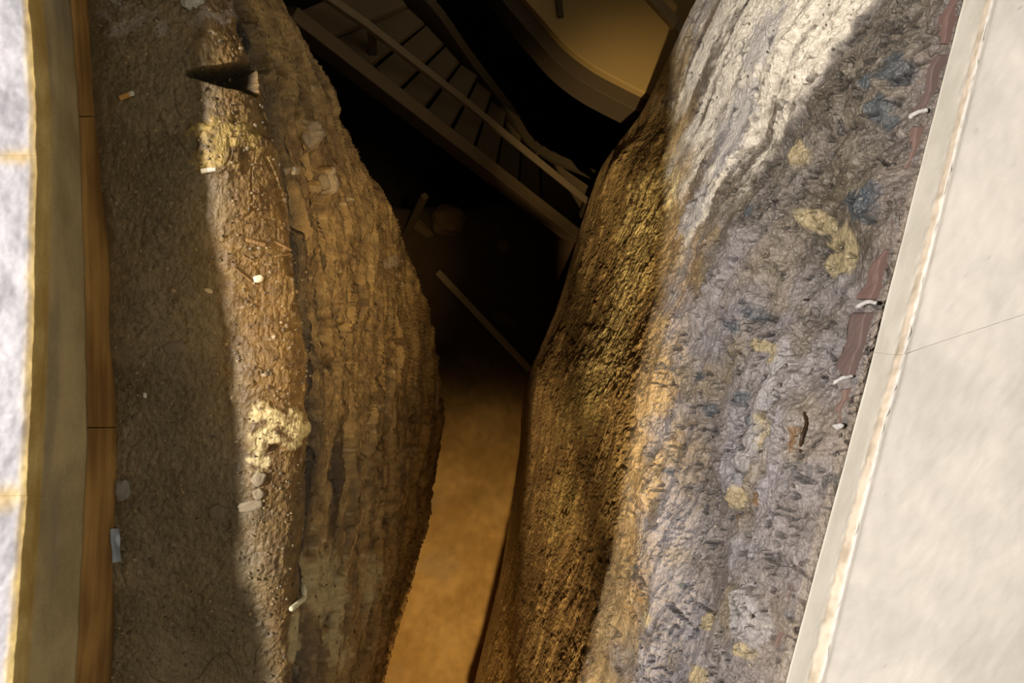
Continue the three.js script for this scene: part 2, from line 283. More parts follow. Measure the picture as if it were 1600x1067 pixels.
  for (const b of [[1155, 815, 8, 16], [1192, 782, 6, 12], [1258, 690, 7, 22]]) c = mix3(c, [0.22, 0.12, 0.04], 0.8 * blob(q, ...b, 0.2, 0.3));
  for (const b of [[1185, 970, 24, 50, -0.25], [1215, 600, 16, 70, 0.25], [1170, 700, 14, 60, 0.3], [1200, 60, 26, 60, 0.5], [1145, 200, 24, 90, 0.4], [1085, 330, 16, 50, 0.5]]) c = mix3(c, [0.4, 0.38, 0.375], 0.6 * blob(q, ...b, 0.3));
  // pinkish mortar next to the brick course
  c = mix3(c, [0.2, 0.165, 0.145], 0.45 * sst(-75, -45, q.px - f + 20 * n1));
  c = mix3(c, [0.33, 0.27, 0.2], 0.6 * sst(-16, -9, q.px - f));
  c = mix3(c, [0.028, 0.026, 0.026], Math.min(0.85, 0.75 * (q.crack || 0) + 0.6 * (q.pit || 0)));
  c = mix3(c, [0.45, 0.4, 0.33], 0.35 * sst(0.5, 0.64, noise(X * 70 + 2, Y * 55, Z * 95)));
  const k = (1 + 0.18 * n2 + 0.28 * n3) * (1 + 6 * Math.max(-0.035, Math.min(0.02, q.h)));
  return [c[0] * k, c[1] * k, c[2] * k];
});
const wallRight = struct('wall_right', right.geo, vmat(0.5, { bumpMap: grain, bumpScale: 0.004 }));

// brick course showing under the slab edge
{
  const spans = [[-20, 72], [84, 178], [196, 286], [300, 376], [388, 470], [486, 592], [606, 664], [680, 760], [776, 862], [876, 960], [974, 1060]];
  const mats = [std(0.20, 0.125, 0.105, 0.8), std(0.175, 0.12, 0.105, 0.8), std(0.22, 0.145, 0.115, 0.8), std(0.185, 0.135, 0.125, 0.8)];
  spans.forEach(([y0, y1], b) => {
    const n = 26, m = 14, pos = [], C = m + 2, rows = n + 2;
    for (let j = 0; j < rows; j++) for (let i = 0; i < C; i++) {
      const v = Math.min(1, Math.max(0, (j - 0.5) / n)), u = Math.min(1, Math.max(0, (i - 0.5) / m));
      const py = mix(y0, y1, v), f = faceR(py), px = mix(f - 36, f - 9, u) + 2.5 * Math.sin(v * 9 + b * 2);
      const edge = (j === 0 || j === rows - 1 || i === 0 || i === C - 1);
      const p = P(px, py, 1.142 + 0.072 * (1 - u));
      const r = Math.min(Math.min(v, 1 - v) * n / 3, Math.min(u, 1 - u) * m / 3, 1);
      const out = edge ? -0.03 : 0.014 + 0.005 * Math.sqrt(Math.max(0, r)) + 0.0022 * fbm(p.x * 90, p.y * 90, p.z * 90, 3);
      p.x -= out; p.y += out * 0.15; pos.push(p.x, p.y, p.z);
    }
    const m2 = mats[b % 4].clone(); m2.side = THREE.DoubleSide;
    mesh('brick', gridGeo(rows, C, new Float32Array(pos)), m2, wallRight);
  });
  // mortar squeezed out between bricks
  const mm = std(0.62, 0.6, 0.57, 0.6);
  for (const [pts, r] of [[[[1294, 677], [1306, 671], [1318, 668], [1331, 666]], 0.0042], [[[1357, 480], [1367, 474], [1378, 471], [1385, 473]], 0.0036], [[[1322, 597], [1334, 591], [1348, 588]], 0.0032], [[[1442, 182], [1452, 176], [1464, 172]], 0.004]]) {
    const c = new THREE.CatmullRomCurve3(pts.map(([x, y]) => { const sl = silR(y), t = (x - sl) / (faceR(y) - sl), p = P(x, y, 1 / mix(1 / silRd(y), 1 / 1.13, t)); p.x -= 0.016; return p; }));
    const e0 = c.getPoint(0), e1 = c.getPoint(1), g = mergeGeometries([new THREE.TubeGeometry(c, 40, r, 9), new THREE.SphereGeometry(r, 9, 7).translate(e0.x, e0.y, e0.z), new THREE.SphereGeometry(r, 9, 7).translate(e1.x, e1.y, e1.z)]); const a = g.attributes.position;
    for (let i = 0; i < a.count; i++) { const k = 0.0025; a.setXYZ(i, a.getX(i) + k * noise(a.getX(i) * 200, a.getZ(i) * 200, 1), a.getY(i) + k * noise(a.getZ(i) * 200, a.getY(i) * 200, 4), a.getZ(i) + k * noise(a.getX(i) * 150, a.getZ(i) * 200, 7)); }
    g.computeVertexNormals(); mesh('mortar_smear', g, mm, wallRight);
  }
}

// ---------------------------------------------------------------- slabs, edge boards
function slabPiece(cols, y0, y1, n, colFn) {                            // cols(py) -> list of points; closed at both ends
  const rows = []; for (let j = 0; j <= n; j++) rows.push(mix(y0, y1, j / n));
  const first = cols(rows[0]), C = first.length, R = rows.length + 4, pos = [], col = [];
  const push = (p, py, i) => { pos.push(p.x, p.y, p.z); const c = colFn(p, py, i); col.push(...c); };
  const cen = y => { const a = cols(y); const c = new THREE.Vector3(); a.forEach(p => c.add(p)); return c.multiplyScalar(1 / a.length); };
  const c0 = cen(y0), c1 = cen(y1);
  for (let i = 0; i < C; i++) push(c0, y0, i);
  first.forEach((p, i) => push(p, y0, i));
  for (const y of rows) cols(y).forEach((p, i) => push(p, y, i));
  cols(y1).forEach((p, i) => push(p, y1, i));
  for (let i = 0; i < C; i++) push(c1, y1, i);
  return gridGeo(R, C, new Float32Array(pos), new Float32Array(col));
}
const spread = (a, b, n) => [...Array(n).keys()].map(i => a.clone().lerp(b, i / n));
const walkL = structGroup('paving_left'), walkR = structGroup('paving_right');
const slabMat = vmat(0.6);
{
  const cols = y => {
    const cy = clampRow(y), s = slabL(cy), f = faceL(cy), v = (x, d) => P(x, y, d);
    const A = v(s - 2, 1.0), out = A.clone(); out.x = -2.9;
    const pts = [...spread(out, v(s - 110, 1.0), 4), ...spread(v(s - 110, 1.0), A, 54), ...spread(A, v(s + 10, 1.003), 5), ...spread(v(s + 10, 1.003), v(s + 24, 1.02), 7), ...spread(v(s + 24, 1.02), v(s + 31, 1.033), 5),
      ...spread(v(s + 31, 1.033), v(f - 3, 1.127), 26), ...spread(v(f - 3, 1.127), v(f, 1.14), 3)];
    const lo = v(f, 1.14); lo.x -= 0.03; const lo2 = lo.clone(); lo2.x = -2.9; pts.push(lo, lo2, out.clone());
    for (const p of pts) { if (p.x > -1.2) { p.y += 0.0022 * fbm(p.x * 14, p.y * 14, p.z * 14, 3) + 0.0012 * fbm(p.x * 70, p.y * 60, p.z * 60, 2) * (p.y > -0.02 ? 1 : 0.3); p.x += 0.0014 * fbm(p.x * 9 + 4, p.y * 30, p.z * 14, 3); } }
    return pts;
  };
  const joints = [-2300, -1200, -560, 243, 775, 1350, 2200, 3400];
  const col = (p, py) => {
    const d = EYE - p.y, px = 800 + p.x / d * F, s = slabL(clampRow(py));
    const n = fbm(p.x * 20, p.y * 20, p.z * 16, 4), m = fbm(p.x * 6, p.y * 6, p.z * 5, 3), fine = noise(p.x * 230, p.y * 230, p.z * 230);
    let c = mix3([0.28, 0.276, 0.30], [0.43, 0.426, 0.455], sst(-0.5, 0.5, n + m));
    let yellowTone = sst(-12, 10, px - s + 8 * n);                           // yellow tone along the arris, rust stains from the joints
    for (const j of [243, 775]) yellowTone = Math.max(yellowTone, 0.8 * Math.exp(-(((py - j + 12 * n) / (j > 500 ? 17 : 13)) ** 2)) * sst(-110, -20, px - s + 60 * m));
    c = mix3(c, mix3([0.50, 0.33, 0.07], [0.64, 0.47, 0.15], sst(-0.4, 0.5, n)), yellowTone * 0.92);
    const face = sst(29, 35, px - s);
    c = mix3(c, mix3([0.37, 0.29, 0.14], [0.50, 0.40, 0.21], sst(-0.5, 0.5, m + 0.4 * n)), face);
    c = mix3(c, [0.25, 0.21, 0.14], face * 0.6 * sst(0.1, 0.5, fbm(p.y * 12 + 4, p.z * 3, 2, 3)));
    const k = 1 + 0.14 * fine + 0.10 * n; return [c[0] * k, c[1] * k, c[2] * k];
  };
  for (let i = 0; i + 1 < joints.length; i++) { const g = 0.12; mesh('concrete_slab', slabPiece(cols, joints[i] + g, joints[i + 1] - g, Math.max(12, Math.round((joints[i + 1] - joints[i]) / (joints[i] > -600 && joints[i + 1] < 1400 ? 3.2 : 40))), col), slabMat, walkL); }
  // brown board below the slab
  const bcols = y => {
    const cy = clampRow(y), f = faceL(cy), b = boardL(cy), v = (x, d) => P(x, y, d);
    const a = v(f + 1, 1.143), z = v(b, 1.20); const w = 0.0022 * fbm(1, 3, a.z * 3, 2);
    const back = a.clone(); back.x -= 0.028; const back2 = z.clone(); back2.x -= 0.028; back2.y -= 0.02; const zz = z.clone(); zz.y -= 0.02;
    const pts = [back, ...spread(a, z, 22), z, zz, back2, back.clone()];
    pts.forEach((p, i) => { if (i > 0 && i < pts.length - 3) p.x += w + 0.0012 * fbm(p.y * 60, p.z * 9, 2, 3) - (i < 3 ? 0.002 * (3 - i) : 0); });
    return pts;
  };
  const bcol = p => { const n = fbm(p.y * 70, p.z * 5, 2, 4), m = fbm(p.x * 10, p.y * 10, p.z * 7, 3); const c = mix3([0.21, 0.105, 0.022], [0.42, 0.235, 0.06], sst(-0.5, 0.55, 0.6 * n + 0.7 * m)); const k = 1 + 0.12 * noise(p.x * 200, p.y * 260, p.z * 200); return c.map(a => a * k); };
  const ends = [-2200, 182, 668, 3000];
  const gBoard = structGroup('trim_1');
  for (let i = 0; i < 3; i++) mesh('edge_board', slabPiece(bcols, ends[i] + 0.8, ends[i + 1] - 0.8, 150, bcol), vmat(0.75), gBoard);
}
{
  const cols = y => {
    const cy = clampRow(y), s = slabR(cy), r = ridgeR(cy), f = faceR(cy), v = (x, d) => P(x, y, d);
    const dy = y - cy; const A = v(s, 1.0), out = A.clone(); out.x = 2.9;
    const low = v(f, 1.1), in1 = low.clone(); in1.x += 0.05; const in2 = in1.clone(); in2.x = 2.9;
    const pts = [in2, in1, ...spread(low, v(f + 4, 1.094), 3), ...spread(v(f + 4, 1.094), v(r - 3, 1.022), 18), ...spread(v(r - 3, 1.022), v(r + 1, 1.012), 3), ...spread(v(r + 1, 1.012), A, 5), ...spread(A, v(s + 5, 0.9985), 4), ...spread(v(s + 5, 0.9985), v(s + 12, 1.0), 4), ...spread(v(s + 12, 1.0), v(s + 380, 1.0), 90), ...spread(v(s + 380, 1.0), out, 3), out, in2.clone()];
    pts.forEach((p, i) => { if (p.x < 1.2 && i > 1) { const e = (800 + p.x / (EYE - p.y) * F) - r; p.y += 0.0016 * fbm(p.x * 8, 2, p.z * 8, 3) + 0.0005 * fbm(p.x * 60, p.y * 60, p.z * 60, 2); if (e > -4 && e < s - r + 3) { p.y += 0.0035 * fbm(3, p.x * 40, p.z * 75, 3); p.x -= 0.0026 * fbm(7, p.y * 20, p.z * 60, 3); } } });
    return pts;
  };
  const col = (p, py) => {
    const d = EYE - p.y, px = 800 + p.x / d * F, cy = clampRow(py), s = slabR(cy), r = ridgeR(cy);
    const n = fbm(p.x * 16, p.y * 16, p.z * 16, 4), m = fbm(p.x * 3.5, p.y * 4, p.z * 3.5, 3), fine = noise(p.x * 250, p.y * 250, p.z * 250);
    let c = mix3([0.66, 0.63, 0.58], [0.79, 0.75, 0.68], sst(-0.45, 0.5, m + 0.4 * n));
    c = mix3(c, [0.42, 0.39, 0.33], 0.55 * sst(0.58, 0.75, noise(p.x * 70, p.y * 60, p.z * 70)) * sst(0, 0.4, m + 0.3));
    c = mix3(c, [0.36, 0.33, 0.3], 0.8 * sst(0.70, 0.8, noise(p.x * 110 + 5, 3, p.z * 110)));
    const bead = sst(-4, 2, px - r) * (1 - sst(-2, 3, px - s));
    c = mix3(c, mix3([0.50, 0.41, 0.28], [0.78, 0.66, 0.50], sst(-0.4, 0.4, fbm(p.x * 40, p.y * 40, p.z * 40, 3) + 0.25)), bead * 0.9);
    const face = 1 - sst(-3, 0, px - r); c = mix3(c, mix3([0.72, 0.68, 0.57], [0.79, 0.75, 0.64], sst(-0.4, 0.4, n)), face);
    const k = 1 + 0.05 * fine + 0.04 * n; return [c[0] * k, c[1] * k, c[2] * k];
  };
  // the joint between the two slabs runs obliquely: it follows the row plus a slope
  const shear = f => y => f(y).map(p => { const q = p.clone(); q.z -= 0.33 * Math.max(0, p.x - 0.48); return q; });
  const cuts = [-2600, -800, 556, 1900, 3200];
  for (let i = 0; i + 1 < cuts.length; i++) { const near = i === 1 || i === 2; mesh('concrete_slab', slabPiece(shear(cols), cuts[i] + 0.25, cuts[i + 1] - 0.25, near ? 330 : 40, col), slabMat, walkR); }
}

// ---------------------------------------------------------------- pit floor, pit and hall shell
const floorH = (x, z) => {
  const drop = sst(-0.70, -0.86, z + 0.10 * fbm(x * 3, 1, z * 2, 3));
  return -3.02 + 0.035 * fbm(x * 2.2, 3, z * 2.2, 3) + 0.010 * fbm(x * 12, 3, z * 9, 3) + 0.0022 * fbm(x * 60, 2, z * 60, 2) - 1.9 * drop - 0.10 * sst(0.35, -0.5, z);
};
{
  const n = 420, m = 260, pos = new Float32Array(n * m * 3), col = new Float32Array(n * m * 3);
  for (let j = 0; j < n; j++) for (let i = 0; i < m; i++) {
    const t = i / (m - 1) * 2 - 1, x = -0.1 + 2.9 * Math.sign(t) * Math.abs(t) ** 1.8, z = mix(-3.2, 3.2, j / (n - 1)), o = (j * m + i) * 3;
    pos[o] = x; pos[o + 1] = floorH(x, z); pos[o + 2] = z;
    const n1 = fbm(x * 3, 5, z * 3, 4), n2 = fbm(x * 22, 5, z * 22, 3);
    let c = mix3([0.36, 0.225, 0.075], [0.48, 0.32, 0.125], sst(-0.45, 0.45, n1 + 0.3 * n2));
    c = mix3(c, [0.33, 0.24, 0.13], 0.6 * sst(0.15, 0.5, fbm(x * 2.3 + 7, 2, z * 3.1, 3)));
    c = mix3(c, [0.052, 0.028, 0.010], 0.97 * sst(0.42, 0.0, z + 0.12 * n1));                      // red brown soil, fading light towards the stair put into its colour
    c = mix3(c, [0.03, 0.022, 0.014], sst(-0.55, -0.74, z));  // unlit drop painted near black
    const k = 1 + 0.10 * n2 + 0.1 * noise(x * 180, 3, z * 180); col[o] = c[0] * k; col[o + 1] = c[1] * k; col[o + 2] = c[2] * k;
  }
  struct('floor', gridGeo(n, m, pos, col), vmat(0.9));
  const box = (w, h, d, x, y, z) => { const g = new THREE.BoxGeometry(w, h, d); g.translate(x, y, z); return g; };
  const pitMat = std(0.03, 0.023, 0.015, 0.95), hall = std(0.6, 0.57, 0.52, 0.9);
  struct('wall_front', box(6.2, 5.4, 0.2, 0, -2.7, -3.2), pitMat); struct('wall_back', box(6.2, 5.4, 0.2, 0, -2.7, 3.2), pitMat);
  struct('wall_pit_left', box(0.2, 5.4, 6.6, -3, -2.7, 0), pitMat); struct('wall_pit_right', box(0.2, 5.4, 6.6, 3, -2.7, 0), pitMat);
  struct('wall_hall_left', box(0.2, 3.6, 6.6, -3, 1.8, 0), hall); struct('wall_hall_right', box(0.2, 3.6, 6.6, 3, 1.8, 0), hall);
  struct('wall_hall_front', box(6.2, 3.6, 0.2, 0, 1.8, -3.2), hall); struct('wall_hall_back', box(6.2, 3.6, 0.2, 0, 1.8, 3.2), hall);
  struct('ceiling', box(6.2, 0.2, 6.6, 0, 3.7, 0), hall);
}

// ---------------------------------------------------------------- boards helper: a bar between two points
function bar(a, b, w, h, up = new THREE.Vector3(0, 1, 0)) {             // w across, h along up
  const d = b.clone().sub(a), len = d.length(); d.normalize();
  const x = d.clone().cross(up).normalize(), y = x.clone().cross(d).normalize();
  const g = new RoundedBoxGeometry(w, h, len, 2, Math.min(w, h) * 0.12);
  const m = new THREE.Matrix4().makeBasis(x, y, d.clone().negate()); m.setPosition(a.clone().add(b).multiplyScalar(0.5));
  g.applyMatrix4(m); return g;
}
function plank(corners, thick) {                                        // four top corners in order, bevelled board of that thickness
  const c = corners.reduce((s, p) => s.add(p), new THREE.Vector3()).multiplyScalar(0.25), e = 0.006;
  const ins = corners.map(p => p.clone().lerp(c, e / Math.max(0.02, p.distanceTo(c))));
  const dn = k => p => p.clone().add(new THREE.Vector3(0, -k, 0));
  const rings = [ins, corners.map(dn(e)), corners.map(dn(thick - e)), ins.map(dn(thick))];
  const pos = [], idx = []; rings.forEach(r => r.forEach(p => pos.push(p.x, p.y, p.z)));
  for (let r = 0; r < 3; r++) for (let i = 0; i < 4; i++) { const a = r * 4 + i, b = r * 4 + (i + 1) % 4; idx.push(a, b, a + 4, b, b + 4, a + 4); }
  idx.push(0, 2, 1, 0, 3, 2, 12, 13, 14, 12, 14, 15);
  const g = new THREE.BufferGeometry(); g.setAttribute('position', new THREE.BufferAttribute(new Float32Array(pos), 3)); g.setIndex(idx);
  const f = g.toNonIndexed(); f.computeVertexNormals(); return f;
}
// ---------------------------------------------------------------- timber winder stair in the dark
const woodDark = std(0.07, 0.047, 0.021, 0.85), woodMid = std(0.12, 0.08, 0.035, 0.8), woodGrey = std(0.16, 0.115, 0.06, 0.8), woodPale = std(0.34, 0.25, 0.13, 0.8);
woodDark.side = woodMid.side = woodPale.side = THREE.DoubleSide;
{
  const t = thing('timber_stair', 'dark timber stair with winding treads and a handrail, going down across the black pit', 'staircase', P(700, 180, 4.0).toArray());
  const o = t.position.clone(), loc = p => p.clone().sub(o);
  const E = [[[430, 30], [600, -40]], [[508, 62], [637, 10]], [[584, 103], [664, 36]], [[620, 142], [694, 69]], [[661, 174], [719, 98]], [[702, 207], [748, 118]], [[738, 239], [769, 146]], [[774, 270], [792, 176]], [[810, 300], [816, 206]], [[846, 330], [842, 236]], [[902, 372], [930, 296]]];
  const dd = k => 2.55 + k * 0.115;
  for (let k = 0; k + 1 < E.length; k++) {
    const [a0, a1] = E[k], [b0, b1] = E[k + 1], d = dd(k), gap = [0.05, 0.1, 0.1, 0.12, 0.1, 0.09, 0.07, 0.05, 0.03, 0.03][k] * 1.6;
    const L = (p, q, f) => [mix(p[0], q[0], f), mix(p[1], q[1], f)];
    const c = [L(a0, b0, gap * 0.5), L(b0, a0, gap * 0.5), L(b1, a1, gap * 0.5), L(a1, b1, gap * 0.5)].map(([x, y]) => loc(P(x, y, d)));
    mesh('tread', plank(c, 0.035), woodMid, t);
  }
  const A = loc(P(440, 18, dd(0) - 0.03)), B = loc(P(899, 371, dd(9) + 0.02));
  mesh('stringer', bar(A, B, 0.045, 0.2), woodMid, t);
  const U = [[610, -40], [654, 0], [715, 78], [786, 167], [834, 232], [925, 276]];
  const c2 = new THREE.CatmullRomCurve3(U.map(([x, y], i) => loc(P(x, y, dd([0, 1, 3.4, 6, 8, 9.5][i]) + 0.02))));
  const pts = c2.getPoints(24), gs = []; for (let i = 0; i < 24; i++) gs.push(bar(pts[i], pts[i + 1].clone().lerp(pts[i], -0.1), 0.03, 0.14));
  mesh('stringer', mergeGeometries(gs), woodDark, t);
  const hr = [loc(P(488, -20, 2.2)), loc(P(573, 39, 2.38)), loc(P(733, 164, 2.86)), loc(P(921, 317, 3.42))];
  const gh = []; for (let i = 0; i < 3; i++) gh.push(bar(hr[i], hr[i + 1].clone().lerp(hr[i], -0.01), 0.022, 0.03)); mesh('handrail', mergeGeometries(gh), woodGrey, t);
  mesh('post', bar(loc(P(581, 45, 2.42)), loc(P(584, 103, 2.85)), 0.028, 0.028, new THREE.Vector3(1, 0, 0)), woodDark, t);
  mesh('post', bar(loc(P(919, 316, 3.42)), loc(P(905, 345, 3.6)), 0.028, 0.028, new THREE.Vector3(1, 0, 0)), woodDark, t);
}
// ---------------------------------------------------------------- curved landing at the upper right
{
  const t = thing('curved_landing', 'ochre landing with a dark curved edge beam and a thin rail, against the right wall', 'landing', P(940, 40, 2.75).toArray());
  const o = t.position.clone(), loc = p => p.clone().sub(o);
  const edge = new THREE.CatmullRomCurve3([[770, -70], [812, -12], [850, 32], [884, 70], [925, 102], [970, 127], [1030, 156], [1090, 180]].map(([x, y]) => P(x, y, 2.72)));
  const e = edge.getPoints(48);
  const sh2 = new THREE.Shape(); e.forEach((p, i) => i ? sh2.lineTo(p.x, -p.z) : sh2.moveTo(p.x, -p.z));
  const q1 = P(1230, 180, 2.72), q2 = P(1230, -260, 2.72), q3 = P(770, -260, 2.72); for (const q of [q1, q2, q3]) sh2.lineTo(q.x, -q.z);
  const g = new THREE.ExtrudeGeometry(sh2, { depth: 0.05, bevelEnabled: true, bevelSize: 0.006, bevelThickness: 0.006, bevelSegments: 2 });
  g.rotateX(-Math.PI / 2); g.translate(-o.x, 1 - 2.76 - o.y, -o.z);
  mesh('deck', g, std(0.34, 0.23, 0.08, 0.85), t);
  const out = e.map((p, i) => { const a = e[Math.max(0, i - 1)], b = e[Math.min(48, i + 1)]; const tan = b.clone().sub(a).normalize(); return p.clone().add(new THREE.Vector3(-tan.z * -1, 0, tan.x * -1).multiplyScalar(-0.05)); });
  const s3 = new THREE.Shape(); e.forEach((p, i) => i ? s3.lineTo(p.x, -p.z) : s3.moveTo(p.x, -p.z)); [...out].reverse().forEach(p => s3.lineTo(p.x, -p.z));
  const g3 = new THREE.ExtrudeGeometry(s3, { depth: 0.2, bevelEnabled: true, bevelSize: 0.004, bevelThickness: 0.004, bevelSegments: 2 });
  g3.rotateX(-Math.PI / 2); g3.translate(-o.x, 1 - 2.96 - o.y, -o.z);
  mesh('edge_beam', g3, std(0.06, 0.04, 0.018, 0.85), t);
  mesh('rail', bar(loc(P(985, -40, 2.55)), loc(P(1068, 52, 2.55)), 0.034, 0.03), woodPale, t);
  mesh('strip', bar(loc(P(872, -10, 2.70)), loc(P(876, 28, 2.70)), 0.02, 0.03), woodDark, t);
}
// ---------------------------------------------------------------- lath, stones and scraps
function rest(x, z, lift) { return new THREE.Vector3(x, floorH(x, z) + lift, z); }
{
  const a = P(683, 424, 4.03), b = P(828, 578, 4.03), n = 14;
  const p0 = rest(a.x, a.z, 0.03), p1 = rest(b.x, b.z, 0.03);
  const g = bar(new THREE.Vector3(), p1.clone().sub(p0), 0.034, 0.02);
  tag(mesh('wooden_lath', g, std(0.34, 0.25, 0.13, 0.8)), 'long thin wooden lath lying slantwise on the sandy pit floor', 'lath').position.copy(p0);
}
function stoneGeo(rx, ry, rz, s, det = 3) {
  const g = new THREE.IcosahedronGeometry(1, det); const a = g.attributes.position;
  for (let i = 0; i < a.count; i++) {
    const v = new THREE.Vector3(a.getX(i), a.getY(i), a.getZ(i)); const k = 1 + 0.28 * noise(v.x * 1.3 + s, v.y * 1.3, v.z * 1.3 + s) + 0.12 * noise(v.x * 4 + s, v.y * 4, v.z * 4);
    const f = q => Math.sign(q) * Math.pow(Math.abs(q), 0.8); a.setXYZ(i, f(v.x) * k * rx, f(v.y) * k * ry, f(v.z) * k * rz);
  }
  g.computeVertexNormals(); return g;
}
function put(o, s, lift = 0, turn = 0) {                                // set a thing on a face, its y along the face's normal
  o.position.copy(s.p).addScaledVector(s.n, lift);
  const q = new THREE.Quaternion().setFromUnitVectors(new THREE.Vector3(0, 1, 0), s.n), r = new THREE.Quaternion().setFromAxisAngle(new THREE.Vector3(0, 1, 0), turn);
  o.quaternion.copy(q.multiply(r)); return o;
}
// cigarette ends: paper stub with filter
const paper = std(0.78, 0.72, 0.6, 0.8), filt = std(0.62, 0.34, 0.1, 0.8), whiteFilt = std(0.72, 0.62, 0.42, 0.8), ash = std(0.2, 0.18, 0.16, 0.95);
function butt(label, x, y, len, ang, filterMat, paperFrac) {
  const t = thing('cigarette_butt', label, 'cigarette butt', [0, 0, 0]); const r = 0.0039;
  const seg = (x0, x1, rad) => { const pr = [[0, 0], [rad * 0.9, 0], [rad, 0.0006], [rad, (x1 - x0) - 0.0006], [rad * 0.92, x1 - x0], [0, x1 - x0]].map(p => new THREE.Vector2(...p)); const g = new THREE.LatheGeometry(pr, 16); g.rotateZ(-Math.PI / 2); g.translate(x0, 0, 0); g.scale(1, 0.86, 1); return g; };
  const cut = -len / 2 + len * (1 - paperFrac);
  mesh('filter', seg(-len / 2, cut, r), filterMat, t); mesh('paper', seg(cut, len / 2, r * 0.97), paper, t);
  put(t, left.at(x, y), r * 0.8, ang); return t;
}
butt('cigarette butt with an orange filter lying on the dark earth near the brown board', 200, 150, 0.0215, 0.32, filt, 0.25);
butt('pale cigarette butt lying below the yellow crumbly patch on the left ledge', 326, 266, 0.021, 0.2, whiteFilt, 0.6);
butt('short cigarette butt standing out at the top edge of the left bank near the groove', 455, 267, 0.016, 0.9, whiteFilt, 0.7);
// loose stones on the ledge
const stoneMats = [std(0.34, 0.27, 0.17, 0.75), std(0.2, 0.155, 0.1, 0.8), std(0.55, 0.45, 0.27, 0.75), std(0.26, 0.24, 0.21, 0.7)];
function stone(label, x, y, rx, rz, mi, ang, flat = 0.5, name = 'stone') {
  const g = stoneGeo(rx, Math.min(rx, rz) * flat, rz, x * 0.13 + y * 0.07); const o = mesh(name, g, stoneMats[mi]); tag(o, label, name === 'stone' ? 'stone' : 'plaster chip'); put(o, left.at(x, y), Math.min(rx, rz) * flat * 0.35, ang); return o;
}
stone('white flat chip on the ochre strip, right of the thin twigs', 404, 436, 0.0075, 0.0055, 2, 0.2, 0.5, 'plaster_chip').material = std(0.85, 0.78, 0.6, 0.6);
stone('flat oblong tan stone, rightmost of the pale stones low on the dark earth', 392, 790, 0.017, 0.008, 0, 0.15);
stone('rounded brown stone low on the left ledge, just above the flat oblong stone', 404, 772, 0.008, 0.008, 0, 0.6);
stone('dull grey rounded stone lying left of the flat oblong stone', 338, 800, 0.013, 0.011, 1, 0.3);
stone('brown angular stone just under the big white plaster patch', 404, 748, 0.011, 0.009, 0, 1.0);
stone('grey flat stone at the foot of the brown board, above the blue scrap', 192, 764, 0.012, 0.015, 3, 0.2);
stone('small elongated stone pressed flat into the dark earth, half way down the ledge', 272, 542, 0.017, 0.009, 1, 0.1, 0.35);
stone('tiny white pebble on the dark earth under the pressed-in elongated stone', 227, 618, 0.0028, 0.004, 2, 0, 0.7).material = std(0.8, 0.76, 0.65, 0.5);
stone('two-tone light pebble at the edge of the shade beside the ochre strip', 326, 454, 0.006, 0.0035, 2, -0.4, 0.7);
stone('light grey lump at the top of the left ledge near the frame edge', 300, 2, 0.016, 0.011, 3, 0.5, 0.6).material = std(0.5, 0.48, 0.42, 0.6);
stone('small cream stone lodged in the strata by the start of the groove', 476, 218, 0.014, 0.012, 0, 0.8);
stone('knobbly pale stone sticking out of the bank right of the groove', 503, 284, 0.013, 0.016, 0, 0.3, 0.8);
// thin twigs above the chip
const twigMat = std(0.3, 0.18, 0.07, 0.8);
function twig(label, pts, r, face = left, m = twigMat, name = 'twig', cat = 'twig') {
  const P3 = pts.map(([x, y, l]) => { const s = face.at(x, y); return s.p.clone().addScaledVector(s.n, l ?? r * 0.8); }), o = P3[0].clone();
  const c = new THREE.CatmullRomCurve3(P3.map(p => p.clone().sub(o))), g = new THREE.TubeGeometry(c, 24, r, 7); const a = g.attributes.position;
  const pe = c.getPoint(1); for (let i = 0; i < a.count; i++) { const k = r * 0.35; a.setXYZ(i, a.getX(i) + k * noise(a.getX(i) * 300, a.getZ(i) * 300, 1), a.getY(i) + k * noise(a.getX(i) * 300, a.getZ(i) * 300, 5), a.getZ(i) + k * noise(a.getX(i) * 300, a.getZ(i) * 300, 9)); }
  const caps = [new THREE.SphereGeometry(r, 8, 6), new THREE.SphereGeometry(r, 8, 6).translate(pe.x, pe.y, pe.z)];
  g.computeVertexNormals();
  const o3 = mesh(name, mergeGeometries([g, ...caps]), m); o3.position.copy(o); return tag(o3, label, cat);
}
twig('thin brown twig pointing at the white chip on the ochre strip', [[367, 418], [380, 428], [392, 438]], 0.0018);
twig('short thick twig lying level above the others near the groove', [[386, 376, 0.004], [400, 379, 0.004], [412, 382, 0.004]], 0.0034);
twig('slanting twig touching the groove at the top of the twig cluster', [[433, 380], [443, 386], [452, 391]], 0.0022);
twig('lowest level twig of the cluster next to the groove', [[430, 401], [440, 400], [452, 398]], 0.0018);
twig('short twig stub left of the twig cluster on the ochre strip', [[382, 402], [388, 405], [395, 408]], 0.0016);
twig('bent pale plastic strip lying by the groove low on the left bank', [[454, 949, 0.004], [462, 941, 0.006], [469, 932, 0.007], [468, 920, 0.007], [466, 910, 0.004]], 0.0048, left, std(0.72, 0.66, 0.42, 0.4), 'plastic_strip', 'plastic scrap');
twig('pale splinter sticking up from the foot of the left bank above the sand', [[687, 598, 0.008], [690, 615, 0.008], [690, 636, 0.006]], 0.006, left, woodPale, 'wood_splinter', 'splinter');
twig('rust brown curved sliver stuck in the grey right wall', [[1258, 646, 0.001], [1262, 662, 0.003], [1259, 684, 0.005], [1252, 705, 0.001]], 0.0026, right, std(0.045, 0.022, 0.008, 0.5), 'bark_sliver', 'sliver');
